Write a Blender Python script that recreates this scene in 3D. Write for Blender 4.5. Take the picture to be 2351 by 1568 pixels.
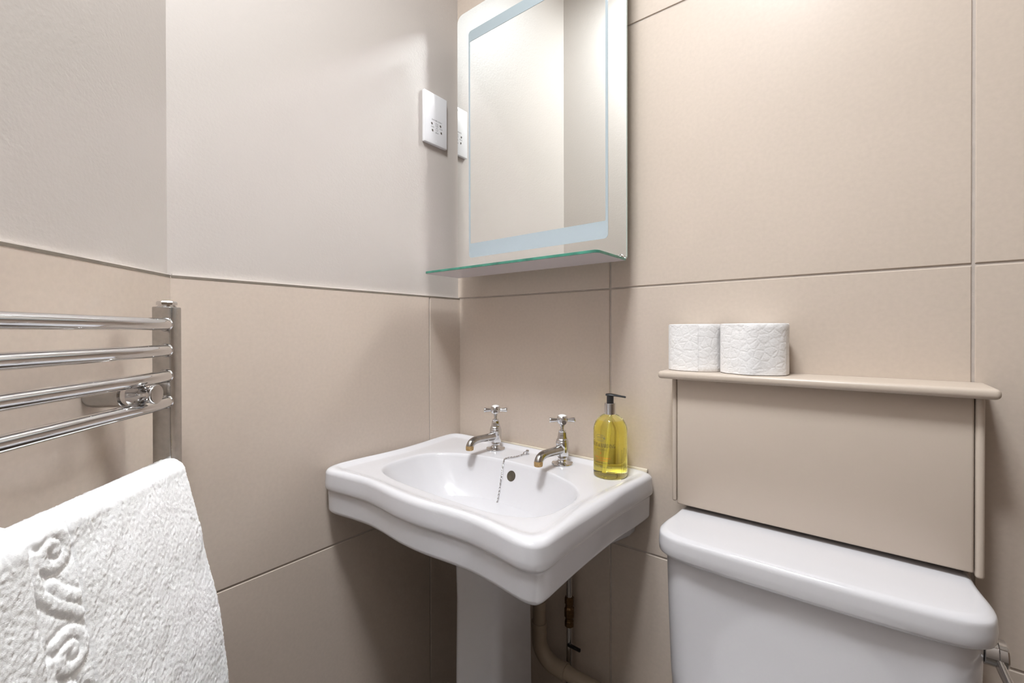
import bpy, bmesh, math, random
import numpy as np
from mathutils import Vector, Matrix, noise as mnoise

random.seed(7)
rng = np.random.default_rng(7)
for o in list(bpy.data.objects):
    bpy.data.objects.remove(o, do_unlink=True)
scene = bpy.context.scene
COL = scene.collection
PI = math.pi

# ------------------------------------------------------------------ camera
cam_data = bpy.data.cameras.new('camera')
cam = bpy.data.objects.new('camera', cam_data)
COL.objects.link(cam)
scene.camera = cam
cam_data.sensor_fit = 'HORIZONTAL'
cam_data.sensor_width = 36.0
cam_data.lens = 1012.454 * 36.0 / 2351.0
cam_data.shift_y = -18.835 / 2351.0
cam_data.clip_start = 0.01
YAW, PITCH, ROLL = 0.66899, -0.00457, -0.0019
fwd = Vector((-math.sin(YAW) * math.cos(PITCH), math.cos(YAW) * math.cos(PITCH), math.sin(PITCH)))
rgt = Vector((math.cos(YAW), math.sin(YAW), 0))
upv = rgt.cross(fwd)
r2 = rgt * math.cos(ROLL) + upv * math.sin(ROLL)
u2 = -rgt * math.sin(ROLL) + upv * math.cos(ROLL)
cam.matrix_world = Matrix(((r2.x, u2.x, -fwd.x, 0.97113), (r2.y, u2.y, -fwd.y, -0.9688),
                           (r2.z, u2.z, -fwd.z, 1.10693), (0, 0, 0, 1)))

# ------------------------------------------------------------------ world, exposure, light constants
world = bpy.data.worlds.new('world')
scene.world = world
world.use_nodes = True
world.node_tree.nodes['Background'].inputs[0].default_value = (0.8, 0.85, 1, 1)
world.node_tree.nodes['Background'].inputs[1].default_value = 0.02
vs = scene.view_settings
vs.view_transform = 'Standard'
vs.look = 'None'
vs.exposure = 0.0
vs.gamma = 1.0
vs.use_curve_mapping = False
CY = scene.cycles
CY.use_denoising = True
CY.max_bounces = 14
CY.diffuse_bounces = 3
CY.glossy_bounces = 8
CY.transmission_bounces = 12
CY.transparent_max_bounces = 12
CY.caustics_reflective = True
CY.caustics_refractive = True
CY.blur_glossy = 0.0
CY.sample_clamp_indirect = 0.0
CEIL = 2.74
LIGHTS = [  # x, y, watts, radius of the diffuser
    (0.56, -0.82, 11.4, 0.120),
    (0.80, -1.00, 16.8, 0.120),  # unseen second lamp, set near the door as fill for front-facing surfaces
]
LIGHT_COLOUR = (0.90, 0.950, 0.995)

# ------------------------------------------------------------------ materials
def mat(name, color, rough=0.5, metal=0.0, spec=0.5, bump=None, var=None, var2=None, coat=0.0,
        trans=0.0, ior=1.5, sheen=0.0, sss=0.0):
    m = bpy.data.materials.new(name)
    m.use_nodes = True
    nt = m.node_tree
    b = nt.nodes['Principled BSDF']
    b.inputs['Base Color'].default_value = (*color, 1)
    b.inputs['Roughness'].default_value = rough
    b.inputs['Metallic'].default_value = metal
    b.inputs['Specular IOR Level'].default_value = spec
    b.inputs['IOR'].default_value = ior
    b.inputs['Coat Weight'].default_value = coat
    b.inputs['Coat Roughness'].default_value = 0.03
    b.inputs['Transmission Weight'].default_value = trans
    b.inputs['Sheen Weight'].default_value = sheen
    if sss:
        b.inputs['Subsurface Weight'].default_value = sss
        b.inputs['Subsurface Radius'].default_value = (0.004, 0.004, 0.004)
    tc = nt.nodes.new('ShaderNodeTexCoord')
    last = None
    for v in (var, var2):
        if not v:
            continue
        scale, amt, detail = v
        n = nt.nodes.new('ShaderNodeTexNoise')
        n.inputs['Scale'].default_value = scale
        n.inputs['Detail'].default_value = detail
        nt.links.new(tc.outputs['Object'], n.inputs['Vector'])
        r = nt.nodes.new('ShaderNodeMapRange')
        r.inputs['From Min'].default_value = 0.25
        r.inputs['From Max'].default_value = 0.75
        r.inputs['To Min'].default_value = 1 - amt
        r.inputs['To Max'].default_value = 1 + amt
        nt.links.new(n.outputs['Fac'], r.inputs['Value'])
        mul = nt.nodes.new('ShaderNodeVectorMath')
        mul.operation = 'SCALE'
        if last is None:
            mul.inputs[0].default_value = color
        else:
            nt.links.new(last, mul.inputs[0])
        nt.links.new(r.outputs['Result'], mul.inputs['Scale'])
        last = mul.outputs['Vector']
    if last is not None:
        nt.links.new(last, b.inputs['Base Color'])
    if bump:
        prev = None
        for kind, scale, strength, dist in bump:
            if kind == 'voronoi':
                n = nt.nodes.new('ShaderNodeTexVoronoi')
                n.feature = 'DISTANCE_TO_EDGE'
                out = n.outputs['Distance']
            else:
                n = nt.nodes.new('ShaderNodeTexNoise')
                n.inputs['Detail'].default_value = 3
                out = n.outputs['Fac']
            n.inputs['Scale'].default_value = scale
            nt.links.new(tc.outputs['Object'], n.inputs['Vector'])
            if kind == 'voronoi':
                r = nt.nodes.new('ShaderNodeMapRange')
                r.inputs['From Min'].default_value = 0.0
                r.inputs['From Max'].default_value = 0.16
                nt.links.new(out, r.inputs['Value'])
                out = r.outputs['Result']
            bp = nt.nodes.new('ShaderNodeBump')
            bp.inputs['Strength'].default_value = strength
            bp.inputs['Distance'].default_value = dist
            nt.links.new(out, bp.inputs['Height'])
            if prev is not None:
                nt.links.new(prev, bp.inputs['Normal'])
            prev = bp.outputs['Normal']
        nt.links.new(prev, b.inputs['Normal'])
    return m

M = {}
M['tile'] = mat('beige_porcelain_tile', (0.600, 0.505, 0.425), 0.27, spec=0.42,
                var=(3.0, 0.035, 3), var2=(140, 0.035, 4), bump=[('noise', 160, 0.03, 0.002)])
M['grout'] = mat('beige_grout', (0.50, 0.435, 0.385), 0.9, var=(60, 0.08, 3), bump=[('noise', 400, 0.3, 0.001)])
M['plaster'] = mat('pale_satin_paint', (0.545, 0.494, 0.455), 0.42, spec=0.45,
                   var=(2.0, 0.02, 2), bump=[('noise', 190, 0.16, 0.002), ('noise', 45, 0.06, 0.003)])
M['edge_trim'] = mat('tile_edge', (0.20, 0.165, 0.13), 0.6, var=(40, 0.2, 3))
M['caulk'] = mat('white_caulk', (0.72, 0.66, 0.61), 0.5)
M['ceiling'] = mat('white_ceiling_paint', (0.86, 0.84, 0.80), 0.8, bump=[('noise', 200, 0.1, 0.002)])
M['floor'] = mat('dark_floor_tile', (0.07, 0.055, 0.043), 0.35, var=(4, 0.06, 4))
M['box_paint'] = mat('beige_gloss_paint', (0.565, 0.475, 0.395), 0.36, spec=0.5,
                     bump=[('noise', 70, 0.06, 0.002)], var=(2, 0.02, 2))
M['brown_wall'] = mat('brown_wall_tile', (0.22, 0.16, 0.115), 0.35, var=(3, 0.06, 3))
M['door_paint'] = mat('cream_door_paint', (0.68, 0.63, 0.59), 0.4)
M['ceramic'] = mat('white_glazed_ceramic', (0.66, 0.642, 0.656), 0.10, spec=0.5, coat=0.3)
M['sealant'] = mat('cream_sealant', (0.70, 0.62, 0.50), 0.5)
M['dark_hole'] = mat('dark_opening', (0.075, 0.06, 0.04), 0.5, var=(60, 0.3, 3))
M['chrome'] = mat('polished_chrome', (0.72, 0.72, 0.73), 0.035, metal=1.0)
M['chrome_worn'] = mat('worn_chrome', (0.48, 0.47, 0.46), 0.15, metal=1.0, var=(90, 0.10, 3),
                       bump=[('noise', 160, 0.05, 0.001)])
M['limescale'] = mat('brown_limescale', (0.46, 0.30, 0.13), 0.42, metal=0.55, var=(220, 0.35, 3),
                     bump=[('noise', 300, 0.3, 0.001)])
M['porcelain'] = mat('white_porcelain', (0.83, 0.80, 0.78), 0.2)
M['mirror'] = mat('silvered_glass', (0.91, 0.925, 0.90), 0.0, metal=1.0)
M['glass_edge'] = mat('green_glass_edge', (0.05, 0.24, 0.17), 0.1, spec=0.8, var=(30, 0.4, 2))
M['mirror_edge'] = mat('pale_glass_edge', (0.62, 0.74, 0.69), 0.15)
M['frosted'] = mat('frosted_glass_band', (0.355, 0.415, 0.44), 0.45, spec=0.6)
M['shelf_frost'] = mat('frosted_shelf_glass', (0.60, 0.55, 0.565), 0.35, spec=0.5)
M['aluminium'] = mat('brushed_aluminium', (0.55, 0.56, 0.56), 0.32, metal=0.8)
M['red_lens'] = mat('dark_red_lens', (0.17, 0.03, 0.02), 0.15, spec=0.8)
M['white_plastic'] = mat('white_plastic', (0.80, 0.79, 0.80), 0.28)
M['print'] = mat('dark_print', (0.03, 0.028, 0.026), 0.5)
M['print_grey'] = mat('grey_print', (0.20, 0.18, 0.08), 0.5)
M['print_orange'] = mat('orange_print', (0.80, 0.20, 0.02), 0.5)
M['black_plastic'] = mat('black_plastic', (0.012, 0.012, 0.013), 0.35)
M['tissue'] = mat('white_tissue', (0.86, 0.835, 0.82), 0.95, spec=0.1, sss=0.15,
                  bump=[('voronoi', 72, 0.17, 0.002), ('noise', 60, 0.25, 0.004), ('noise', 320, 0.30, 0.0015)])
M['tissue_edge'] = mat('plain_tissue', (0.84, 0.80, 0.76), 0.95, spec=0.1, bump=[('noise', 200, 0.2, 0.001)])
M['card'] = mat('grey_card', (0.48, 0.40, 0.32), 0.9)
M['towel'] = mat('white_terry', (0.87, 0.86, 0.855), 1.0, spec=0.1, sheen=0.35,
                 bump=[('noise', 900, 0.35, 0.0012), ('noise', 420, 0.18, 0.0012)])
M['pvc'] = mat('beige_plastic_pipe', (0.46, 0.37, 0.275), 0.38)
M['brass'] = mat('dull_brass', (0.16, 0.095, 0.045), 0.35, metal=0.9, var=(150, 0.25, 3))
M['seat'] = mat('white_seat_plastic', (0.8, 0.79, 0.78), 0.2)

def emission(name, color, strength):
    m = bpy.data.materials.new(name)
    m.use_nodes = True
    nt = m.node_tree
    for n in list(nt.nodes):
        nt.nodes.remove(n)
    e = nt.nodes.new('ShaderNodeEmission')
    e.inputs[0].default_value = (*color, 1)
    e.inputs[1].default_value = strength
    out = nt.nodes.new('ShaderNodeOutputMaterial')
    nt.links.new(e.outputs[0], out.inputs[0])
    return m

def bottle_material():
    m = bpy.data.materials.new('clear_bottle_with_yellow_soap')
    m.use_nodes = True
    nt = m.node_tree
    b = nt.nodes['Principled BSDF']
    b.inputs['Roughness'].default_value = 0.03
    b.inputs['IOR'].default_value = 1.34
    b.inputs['Transmission Weight'].default_value = 1.0
    tc = nt.nodes.new('ShaderNodeTexCoord')
    sep = nt.nodes.new('ShaderNodeSeparateXYZ')
    nt.links.new(tc.outputs['Object'], sep.inputs[0])
    ramp = nt.nodes.new('ShaderNodeValToRGB')
    rng_ = nt.nodes.new('ShaderNodeMapRange')
    rng_.inputs['From Min'].default_value = 0.0
    rng_.inputs['From Max'].default_value = 0.15
    nt.links.new(sep.outputs['Z'], rng_.inputs['Value'])
    nt.links.new(rng_.outputs['Result'], ramp.inputs['Fac'])
    cr = ramp.color_ramp
    cr.elements[0].position = 0.0
    cr.elements[0].color = (0.80, 0.80, 0.52, 1)
    cr.elements[1].position = 0.075
    cr.elements[1].color = (0.82, 0.80, 0.42, 1)
    for p, c in ((0.10, (0.97, 0.87, 0.12, 1)), (0.14, (0.96, 0.865, 0.17, 1)), (0.815, (0.955, 0.86, 0.20, 1)),
                 (0.835, (0.95, 0.94, 0.80, 1))):
        e = cr.elements.new(p)
        e.color = c
    nt.links.new(ramp.outputs['Color'], b.inputs['Base Color'])
    return m
M['bottle'] = bottle_material()

# ------------------------------------------------------------------ object helpers
def link(o, parent=None):
    COL.objects.link(o)
    if parent is not None:
        o.parent = parent
    return o

def mesh_obj(name, verts, faces, mats, parent=None, smooth=True, fmats=None, angle=None):
    me = bpy.data.meshes.new(name)
    me.from_pydata([tuple(v) for v in verts], [], [tuple(f) for f in faces])
    me.update()
    bm = bmesh.new()
    bm.from_mesh(me)
    bmesh.ops.recalc_face_normals(bm, faces=bm.faces)
    bm.to_mesh(me)
    bm.free()
    return finish(name, me, mats, parent, smooth, fmats, angle)

def finish(name, me, mats, parent, smooth, fmats=None, angle=None):
    if not isinstance(mats, (list, tuple)):
        mats = [mats]
    for m in mats:
        me.materials.append(m)
    if fmats is not None:
        me.polygons.foreach_set('material_index', np.array(fmats, dtype=np.int32))
    me.polygons.foreach_set('use_smooth', np.full(len(me.polygons), bool(smooth)))
    if smooth and angle is not None:
        me.set_sharp_from_angle(angle=angle)
    me.update()
    o = bpy.data.objects.new(name, me)
    return link(o, parent)

def bm_obj(name, bm, mats, parent=None, smooth=True, angle=0.7):
    bmesh.ops.recalc_face_normals(bm, faces=bm.faces)
    me = bpy.data.meshes.new(name)
    bm.to_mesh(me)
    bm.free()
    return finish(name, me, mats, parent, smooth, None, angle)

def empty(name, loc=(0, 0, 0), rz=0.0):
    o = bpy.data.objects.new(name, None)
    o.location = loc
    o.rotation_euler = (0, 0, rz)
    o.empty_display_size = 0.05
    return link(o)

def tag(o, label, cat, group=None):
    o['label'] = label
    o['category'] = cat
    if group:
        o['group'] = group
    return o

def structure(o):
    o['kind'] = 'structure'
    return o

def add_box(bm, lo, hi, bevel=0.0, seg=2, mtx=None):
    r = bmesh.ops.create_cube(bm, size=1.0)
    vs_ = r['verts']
    lo, hi = Vector(lo), Vector(hi)
    for v in vs_:
        v.co = Vector(((v.co.x + .5) * (hi.x - lo.x) + lo.x, (v.co.y + .5) * (hi.y - lo.y) + lo.y,
                       (v.co.z + .5) * (hi.z - lo.z) + lo.z))
    if bevel > 0:
        ed = list({e for v in vs_ for e in v.link_edges})
        rr = bmesh.ops.bevel(bm, geom=ed, offset=bevel, segments=seg, affect='EDGES', profile=0.5)
        vs_ = list({v for f in rr['faces'] for v in f.verts} | {v for v in vs_ if v.is_valid})
    if mtx is not None:
        for v in vs_:
            v.co = mtx @ v.co
    return vs_

def box_obj(name, lo, hi, m, parent=None, bevel=0.002, seg=2, mtx=None):
    bm = bmesh.new()
    add_box(bm, lo, hi, bevel, seg, mtx)
    return bm_obj(name, bm, m, parent)

class Geo:
    """collects rings, tubes and lathes into one mesh"""
    def __init__(self):
        self.v, self.f, self.m = [], [], []
    def rings(self, rings, closed=True, cap0=False, cap1=False, mi=0):
        n = len(rings[0])
        base = len(self.v)
        for r in rings:
            self.v.extend([tuple(p) for p in r])
        for i in range(len(rings) - 1):
            for j in range(n if closed else n - 1):
                k = (j + 1) % n
                self.f.append((base + i * n + j, base + i * n + k, base + (i + 1) * n + k, base + (i + 1) * n + j))
                self.m.append(mi)
        if cap0:
            self.f.append(tuple(base + j for j in range(n)))
            self.m.append(mi)
        if cap1:
            self.f.append(tuple(base + (len(rings) - 1) * n + j for j in range(n)))
            self.m.append(mi)
        return self
    def lathe(self, prof, seg=32, mtx=None, cap0=True, cap1=True, mi=0):
        rr = []
        for r, z in prof:
            r = max(r, 1e-5)
            ring = [Vector((r * math.cos(2 * PI * k / seg), r * math.sin(2 * PI * k / seg), z)) for k in range(seg)]
            if mtx is not None:
                ring = [mtx @ p for p in ring]
            rr.append(ring)
        return self.rings(rr, True, cap0, cap1, mi)
    def tube(self, pts, rad, seg=20, cap=True, mi=0):
        pts = [Vector(p) for p in pts]
        if not isinstance(rad, (list, tuple)):
            rad = [rad] * len(pts)
        t0 = (pts[1] - pts[0]).normalized()
        ref = Vector((0, 0, 1)) if abs(t0.z) < 0.9 else Vector((1, 0, 0))
        nrm = t0.cross(ref).normalized()
        rr = []
        for i, p in enumerate(pts):
            if i == 0:
                t = pts[1] - pts[0]
            elif i == len(pts) - 1:
                t = pts[-1] - pts[-2]
            else:
                t = (pts[i + 1] - p).normalized() + (p - pts[i - 1]).normalized()
            t.normalize()
            nrm = (nrm - t * nrm.dot(t)).normalized()
            bi = t.cross(nrm)
            rr.append([p + (nrm * math.cos(2 * PI * k / seg) + bi * math.sin(2 * PI * k / seg)) * rad[i]
                       for k in range(seg)])
        return self.rings(rr, True, cap, cap, mi)
    def obj(self, name, mats, parent=None, smooth=True, angle=0.6):
        return mesh_obj(name, self.v, self.f, mats, parent, smooth, self.m, angle)

def align(origin, axis):
    """matrix taking local z to axis"""
    q = Vector((0, 0, 1)).rotation_difference(Vector(axis))
    return Matrix.Translation(Vector(origin)) @ q.to_matrix().to_4x4()

def catmull(pts, n_per=12, closed=True):
    pts = [np.array(p, float) for p in pts]
    out = []
    N = len(pts)
    rngn = N if closed else N - 1
    for i in range(rngn):
        p0 = pts[(i - 1) % N] if closed or i > 0 else pts[0]
        p1 = pts[i]
        p2 = pts[(i + 1) % N]
        p3 = pts[(i + 2) % N] if closed or i + 2 < N else pts[-1]
        for k in range(n_per):
            t = k / n_per
            out.append(0.5 * ((2 * p1) + (-p0 + p2) * t + (2 * p0 - 5 * p1 + 4 * p2 - p3) * t * t +
                              (-p0 + 3 * p1 - 3 * p2 + p3) * t ** 3))
    if not closed:
        out.append(pts[-1])
    return np.array(out)

def resample(poly, n):
    p = np.vstack([poly, poly[:1]])
    d = np.r_[0, np.cumsum(np.linalg.norm(np.diff(p, axis=0), axis=1))]
    s = np.linspace(0, d[-1], n, endpoint=False)
    return np.stack([np.interp(s, d, p[:, i]) for i in range(p.shape[1])], 1)

def inset_poly(poly, d):
    """offset a counter-clockwise closed polyline inwards by d (scalar or array)"""
    t = np.roll(poly, -1, 0) - np.roll(poly, 1, 0)
    t /= np.linalg.norm(t, axis=1)[:, None] + 1e-12
    nrm = np.stack([-t[:, 1], t[:, 0]], 1)
    d = np.asarray(d, float)
    return poly + nrm * (d[:, None] if d.ndim else d)

def inset_smooth(poly, d, step=0.0015):
    """inset in small smoothed steps so that tight corners do not fold over"""
    p = np.array(poly, float)
    d = np.asarray(d, float)
    dm = d.max() if d.ndim else float(d)
    n = max(1, int(math.ceil(dm / step)))
    for _ in range(n):
        p = inset_poly(p, d / n)
        for _k in range(3):
            p = (np.roll(p, 1, 0) + 2 * p + np.roll(p, -1, 0)) / 4
    return p

def rrect(x0, x1, z0, z1, r, k=8):
    """rounded rectangle outline in a plane, counter-clockwise"""
    out = []
    if not isinstance(r, (list, tuple)):
        r = [r] * 4
    for (cx, cz, a0), rr in zip(((x1 - r[0], z0 + r[0], -PI / 2), (x1 - r[1], z1 - r[1], 0),
                                 (x0 + r[2], z1 - r[2], PI / 2), (x0 + r[3], z0 + r[3], PI)), r):
        for i in range(k + 1):
            a = a0 + PI / 2 * i / k
            out.append((cx + rr * math.cos(a), cz + rr * math.sin(a)))
    return np.array(out)

def text_mesh(body, size, spacing=1.0):
    """tessellated outline of a line of text: (N,2) points and faces, left end at the origin"""
    cu = bpy.data.curves.new('t', 'FONT')
    cu.body = body
    cu.size = size
    cu.space_character = spacing
    cu.resolution_u = 3
    o = bpy.data.objects.new('t', cu)
    COL.objects.link(o)
    dg = bpy.context.evaluated_depsgraph_get()
    me = bpy.data.meshes.new_from_object(o.evaluated_get(dg))
    v = np.array([(p.co.x, p.co.y) for p in me.vertices])
    f = [tuple(p.vertices) for p in me.polygons]
    bpy.data.objects.remove(o, do_unlink=True)
    bpy.data.curves.remove(cu)
    bpy.data.meshes.remove(me)
    return v, f

# ------------------------------------------------------------------ room shell
TP, GAP = 0.603, 0.004                     # tile pitch and joint
XA, ZM = 0.5035, 1.208                     # first upright joint of the back wall, top of the half-height tiling
YL = -0.728                                # where the left wall meets the diagonal wall
ANG = math.radians(45.7)
TD = Vector((math.sin(ANG), -math.cos(ANG), 0))       # along the diagonal wall
ND = Vector((math.cos(ANG), math.sin(ANG), 0))        # out of it into the room
KD = Vector((0, YL, 0))
YF, XR = -1.20, 2.0                        # front wall (behind the camera) and right wall
LD = (YL - YF) / math.cos(ANG)
XD = LD * math.sin(ANG)

def tiled(bmv, us, zs, o, ux, nn, slab=0.1):
    """tiles between the joints us x zs on a plane with origin o, horizontal axis ux and normal nn; grout slab behind"""
    v, f, m = [], [], []
    up = Vector((0, 0, 1))
    P = lambda u, z, w: o + ux * u + up * z + nn * w
    def quad(a, mi):
        b = len(v)
        v.extend(a)
        f.append((b, b + 1, b + 2, b + 3))
        m.append(mi)
    h, c = GAP / 2, 0.0011
    for i in range(len(us) - 1):
        for j in range(len(zs) - 1):
            a, b_, e, g = us[i] + h, us[i + 1] - h, zs[j] + h, zs[j + 1] - h
            inn = [P(a + c, e + c, 0), P(b_ - c, e + c, 0), P(b_ - c, g - c, 0), P(a + c, g - c, 0)]
            out = [P(a, e, -c), P(b_, e, -c), P(b_, g, -c), P(a, g, -c)]
            back = [P(a, e, -0.004), P(b_, e, -0.004), P(b_, g, -0.004), P(a, g, -0.004)]
            quad(inn, 0)
            for k in range(4):
                l = (k + 1) % 4
                quad([out[k], out[l], inn[l], inn[k]], 0)
                quad([back[k], back[l], out[l], out[k]], 0)
    w0 = -0.0021
    u0, u1, z0, z1 = us[0], us[-1], zs[0], zs[-1]
    q = [P(u0, z0, w0), P(u1, z0, w0), P(u1, z1, w0), P(u0, z1, w0)]
    r = [P(u0, z0, -slab), P(u1, z0, -slab), P(u1, z1, -slab), P(u0, z1, -slab)]
    quad(q, 1)
    quad(r[::-1], 1)
    for k in range(4):
        l = (k + 1) % 4
        quad([q[l], q[k], r[k], r[l]], 1)
    return v, f, m

def wall_mesh(name, geo, parent=None):
    v, f, m = geo
    me = bpy.data.meshes.new(name)
    me.from_pydata([tuple(p) for p in v], [], f)
    return finish(name, me, [M['tile'], M['grout']], parent, False, m)

zj = [ZM - 2 * TP, ZM - TP, ZM, ZM + TP, ZM + 2 * TP, CEIL + 0.02]
zj[0] = 0.0
us = [0.0] + [XA + TP * k for k in range(3)] + [XR]
structure(wall_mesh('wall_back', tiled(None, [-0.06] + us[1:], zj, Vector((0, 0, 0)), Vector((1, 0, 0)), Vector((0, -1, 0)))))
# left wall: u runs from the diagonal corner towards the back corner
yj = -0.1215
structure(wall_mesh('wall_left', tiled(None, [YL - 0.004, yj, 0.004], zj[:3], Vector((0, 0, 0)), Vector((0, 1, 0)), Vector((1, 0, 0)))))
structure(wall_mesh('wall_diagonal', tiled(None, [-0.004, LD - 0.05, LD + 0.02], zj[:3], KD, TD, ND)))

def slab(name, pts, m, parent=None):
    """prism from four bottom corners (x, y) and two heights"""
    (a, b, c, d), z0, z1 = pts
    v = [(*p, z0) for p in (a, b, c, d)] + [(*p, z1) for p in (a, b, c, d)]
    f = [(0, 3, 2, 1), (4, 5, 6, 7), (0, 1, 5, 4), (1, 2, 6, 5), (2, 3, 7, 6), (3, 0, 4, 7)]
    return mesh_obj(name, v, f, m, parent, False)

PB = 0.007                                 # the painted plaster sits this much behind the tile face
kd2 = KD.xy + Vector((-PB, -PB * math.tan(ANG / 2) * 0.0))
pc = (-PB, YL - PB * 0.41)                 # plaster corner
pe = (KD + TD * (LD + 0.03) - ND * PB)
structure(slab('wall_upper_left', ((pc, (-PB, 0.0), (-0.11, 0.0), (-0.11, pc[1] - 0.05)), ZM, CEIL + 0.02), M['plaster']))
dv = Vector((pc[0], pc[1], 0))
structure(slab('wall_upper_diagonal', (((dv.x, dv.y), (dv.x - ND.x * 0.1, dv.y - ND.y * 0.1),
                                        (pe.x - ND.x * 0.1, pe.y - ND.y * 0.1), (pe.x, pe.y)), ZM, CEIL + 0.02), M['plaster']))
# thin edge along the top of the half-height tiling, bead of caulk over it
def strip(name, a, b, nn, z0, z1, w0, w1, m, parent=None):
    p = [a + nn * w0, b + nn * w0, b + nn * w1, a + nn * w1]
    return slab(name, ([(q.x, q.y) for q in p], z0, z1), m, parent)
t1 = structure(strip('trim_1', Vector((0, YL + 0.001, 0)), Vector((0, -0.0005, 0)), Vector((1, 0, 0)), ZM - 0.0035, ZM + 0.001, -0.006, 0.0004, M['edge_trim']))
structure(strip('caulk_line', Vector((0, YL + 0.003, 0)), Vector((0, -0.001, 0)), Vector((1, 0, 0)), ZM + 0.001, ZM + 0.0036, -0.0069, -0.0012, M['caulk'], t1))
t2 = structure(strip('trim_2', KD + TD * 0.001, KD + TD * (LD - 0.002), ND, ZM - 0.0035, ZM + 0.001, -0.006, 0.0004, M['edge_trim']))
structure(strip('caulk_line', KD + TD * 0.003, KD + TD * (LD - 0.003), ND, ZM + 0.001, ZM + 0.003, -0.0069, -0.0015, M['caulk'], t2))

# front wall with the door, right wall, floor, ceiling
DX0, DX1, DZ = 0.53, 1.09, 1.985
bm = bmesh.new()
add_box(bm, (XD - 0.02, YF - 0.12, 0), (DX0, YF, CEIL + 0.02))
add_box(bm, (DX1, YF - 0.12, 0), (XR + 0.1, YF, CEIL + 0.02))
add_box(bm, (DX0, YF - 0.12, DZ), (DX1, YF, CEIL + 0.02))
structure(bm_obj('wall_front', bm, M['plaster'], None, False))
structure(box_obj('wall_right', (XR, YF - 0.12, 0), (XR + 0.1, 0.1, CEIL + 0.02), M['brown_wall'], None, 0))
structure(box_obj('floor', (-0.2, YF - 0.2, -0.1), (XR + 0.2, 0.1, 0.0), M['floor'], None, 0))
structure(box_obj('ceiling', (-0.2, YF - 0.2, CEIL), (XR + 0.2, 0.1, CEIL + 0.1), M['ceiling'], None, 0))
door = structure(box_obj('door_1', (DX0 + 0.003, YF - 0.05, 0.006), (DX1 - 0.003, YF - 0.012, DZ - 0.003), M['door_paint'], None, 0.001))
for z0, z1 in ((0.18, 0.86), (1.0, 1.83)):
    bm = bmesh.new()
    add_box(bm, (DX0 + 0.085, YF - 0.0125, z0), (DX1 - 0.085, YF - 0.007, z1), 0.004)
    add_box(bm, (DX0 + 0.115, YF - 0.009, z0 + 0.03), (DX1 - 0.115, YF - 0.004, z1 - 0.03), 0.003)
    structure(bm_obj('door_panel', bm, M['door_paint'], door))
g = Geo()
g.tube([(DX0 + 0.05, YF - 0.013, 1.0), (DX0 + 0.05, YF + 0.03, 1.0)], 0.008)
g.tube([(DX0 + 0.05, YF + 0.03, 1.0), (DX0 + 0.14, YF + 0.03, 1.0)], 0.007)
structure(g.obj('door_handle', M['chrome'], door))
bm = bmesh.new()
add_box(bm, (DX0 - 0.05, YF, 0), (DX0, YF + 0.014, DZ + 0.05), 0.003)
add_box(bm, (DX1, YF, 0), (DX1 + 0.05, YF + 0.014, DZ + 0.05), 0.003)
add_box(bm, (DX0 - 0.05, YF, DZ), (DX1 + 0.05, YF + 0.0142, DZ + 0.05), 0.003)
structure(bm_obj('door_frame', bm, M['door_paint'], door))

# ------------------------------------------------------------------ ceiling lights
def ceiling_light(x, y, watts, rad, label):
    root = empty('ceiling_light', (x, y, CEIL))
    tag(root, label, 'light', 'round ceiling lights')
    g = Geo()
    g.lathe([(rad, -0.0005), (rad + 0.018, -0.0005), (rad + 0.018, -0.010), (rad + 0.012, -0.018), (rad + 0.001, -0.018), (rad, -0.006)], 48, None, False, False)
    g.obj('trim_ring', M['white_plastic'], root)
    g = Geo()
    g.lathe([(rad, -0.002), (rad, -0.0045), (0.0, -0.0045)], 48, None, True, True)
    g.obj('diffuser', emission('lit_diffuser', LIGHT_COLOUR, 8.0), root)
    ld = bpy.data.lights.new('ceiling_lamp', 'AREA')
    ld.shape = 'DISK'
    ld.size = rad * 2
    ld.energy = watts
    ld.color = LIGHT_COLOUR
    ld.spread = math.radians(142)
    lo = bpy.data.objects.new('ceiling_lamp', ld)
    lo.location = (0, 0, -0.0195)
    link(lo, root)
for (x, y, w, r), lb in zip(LIGHTS, ('round white ceiling light nearest the basin', 'round white ceiling light added as fill for the front faces')):
    ceiling_light(x, y, w, r, lb)

# ------------------------------------------------------------------ illuminated mirror with glass shelf
MY = -0.055                                # front of the glass
MX0, MX1, MZ0, MZ1 = 0.047, 0.569, 1.2645, 2.022
root = empty('bathroom_mirror', (0, 0, MZ0))
tag(root, 'rectangular mirror with frosted border bands above the basin', 'mirror')
def plate(name, outline, y0, y1, mats, parent, zoff=0.0, chamfer=0.0008, edge_mi=1):
    g = Geo()
    o_in = inset_poly(outline, chamfer)
    mk = lambda pl, y: [(p[0], y, p[1] - zoff) for p in pl]
    g.rings([mk(o_in, y0), mk(outline, y0 + chamfer), mk(outline, y1)], True, False, False, edge_mi)
    g.f.append(tuple(range(len(outline))))
    g.m.append(0)
    g.f.append(tuple(range(2 * len(outline), 3 * len(outline))))
    g.m.append(edge_mi)
    return g.obj(name, mats, parent, True, 0.5)
plate('mirror_glass', rrect(MX0, MX1, MZ0, MZ1, [0.008, 0.022, 0.022, 0.008]), MY, MY + 0.005, [M['mirror'], M['mirror_edge']], root, MZ0)
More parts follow.
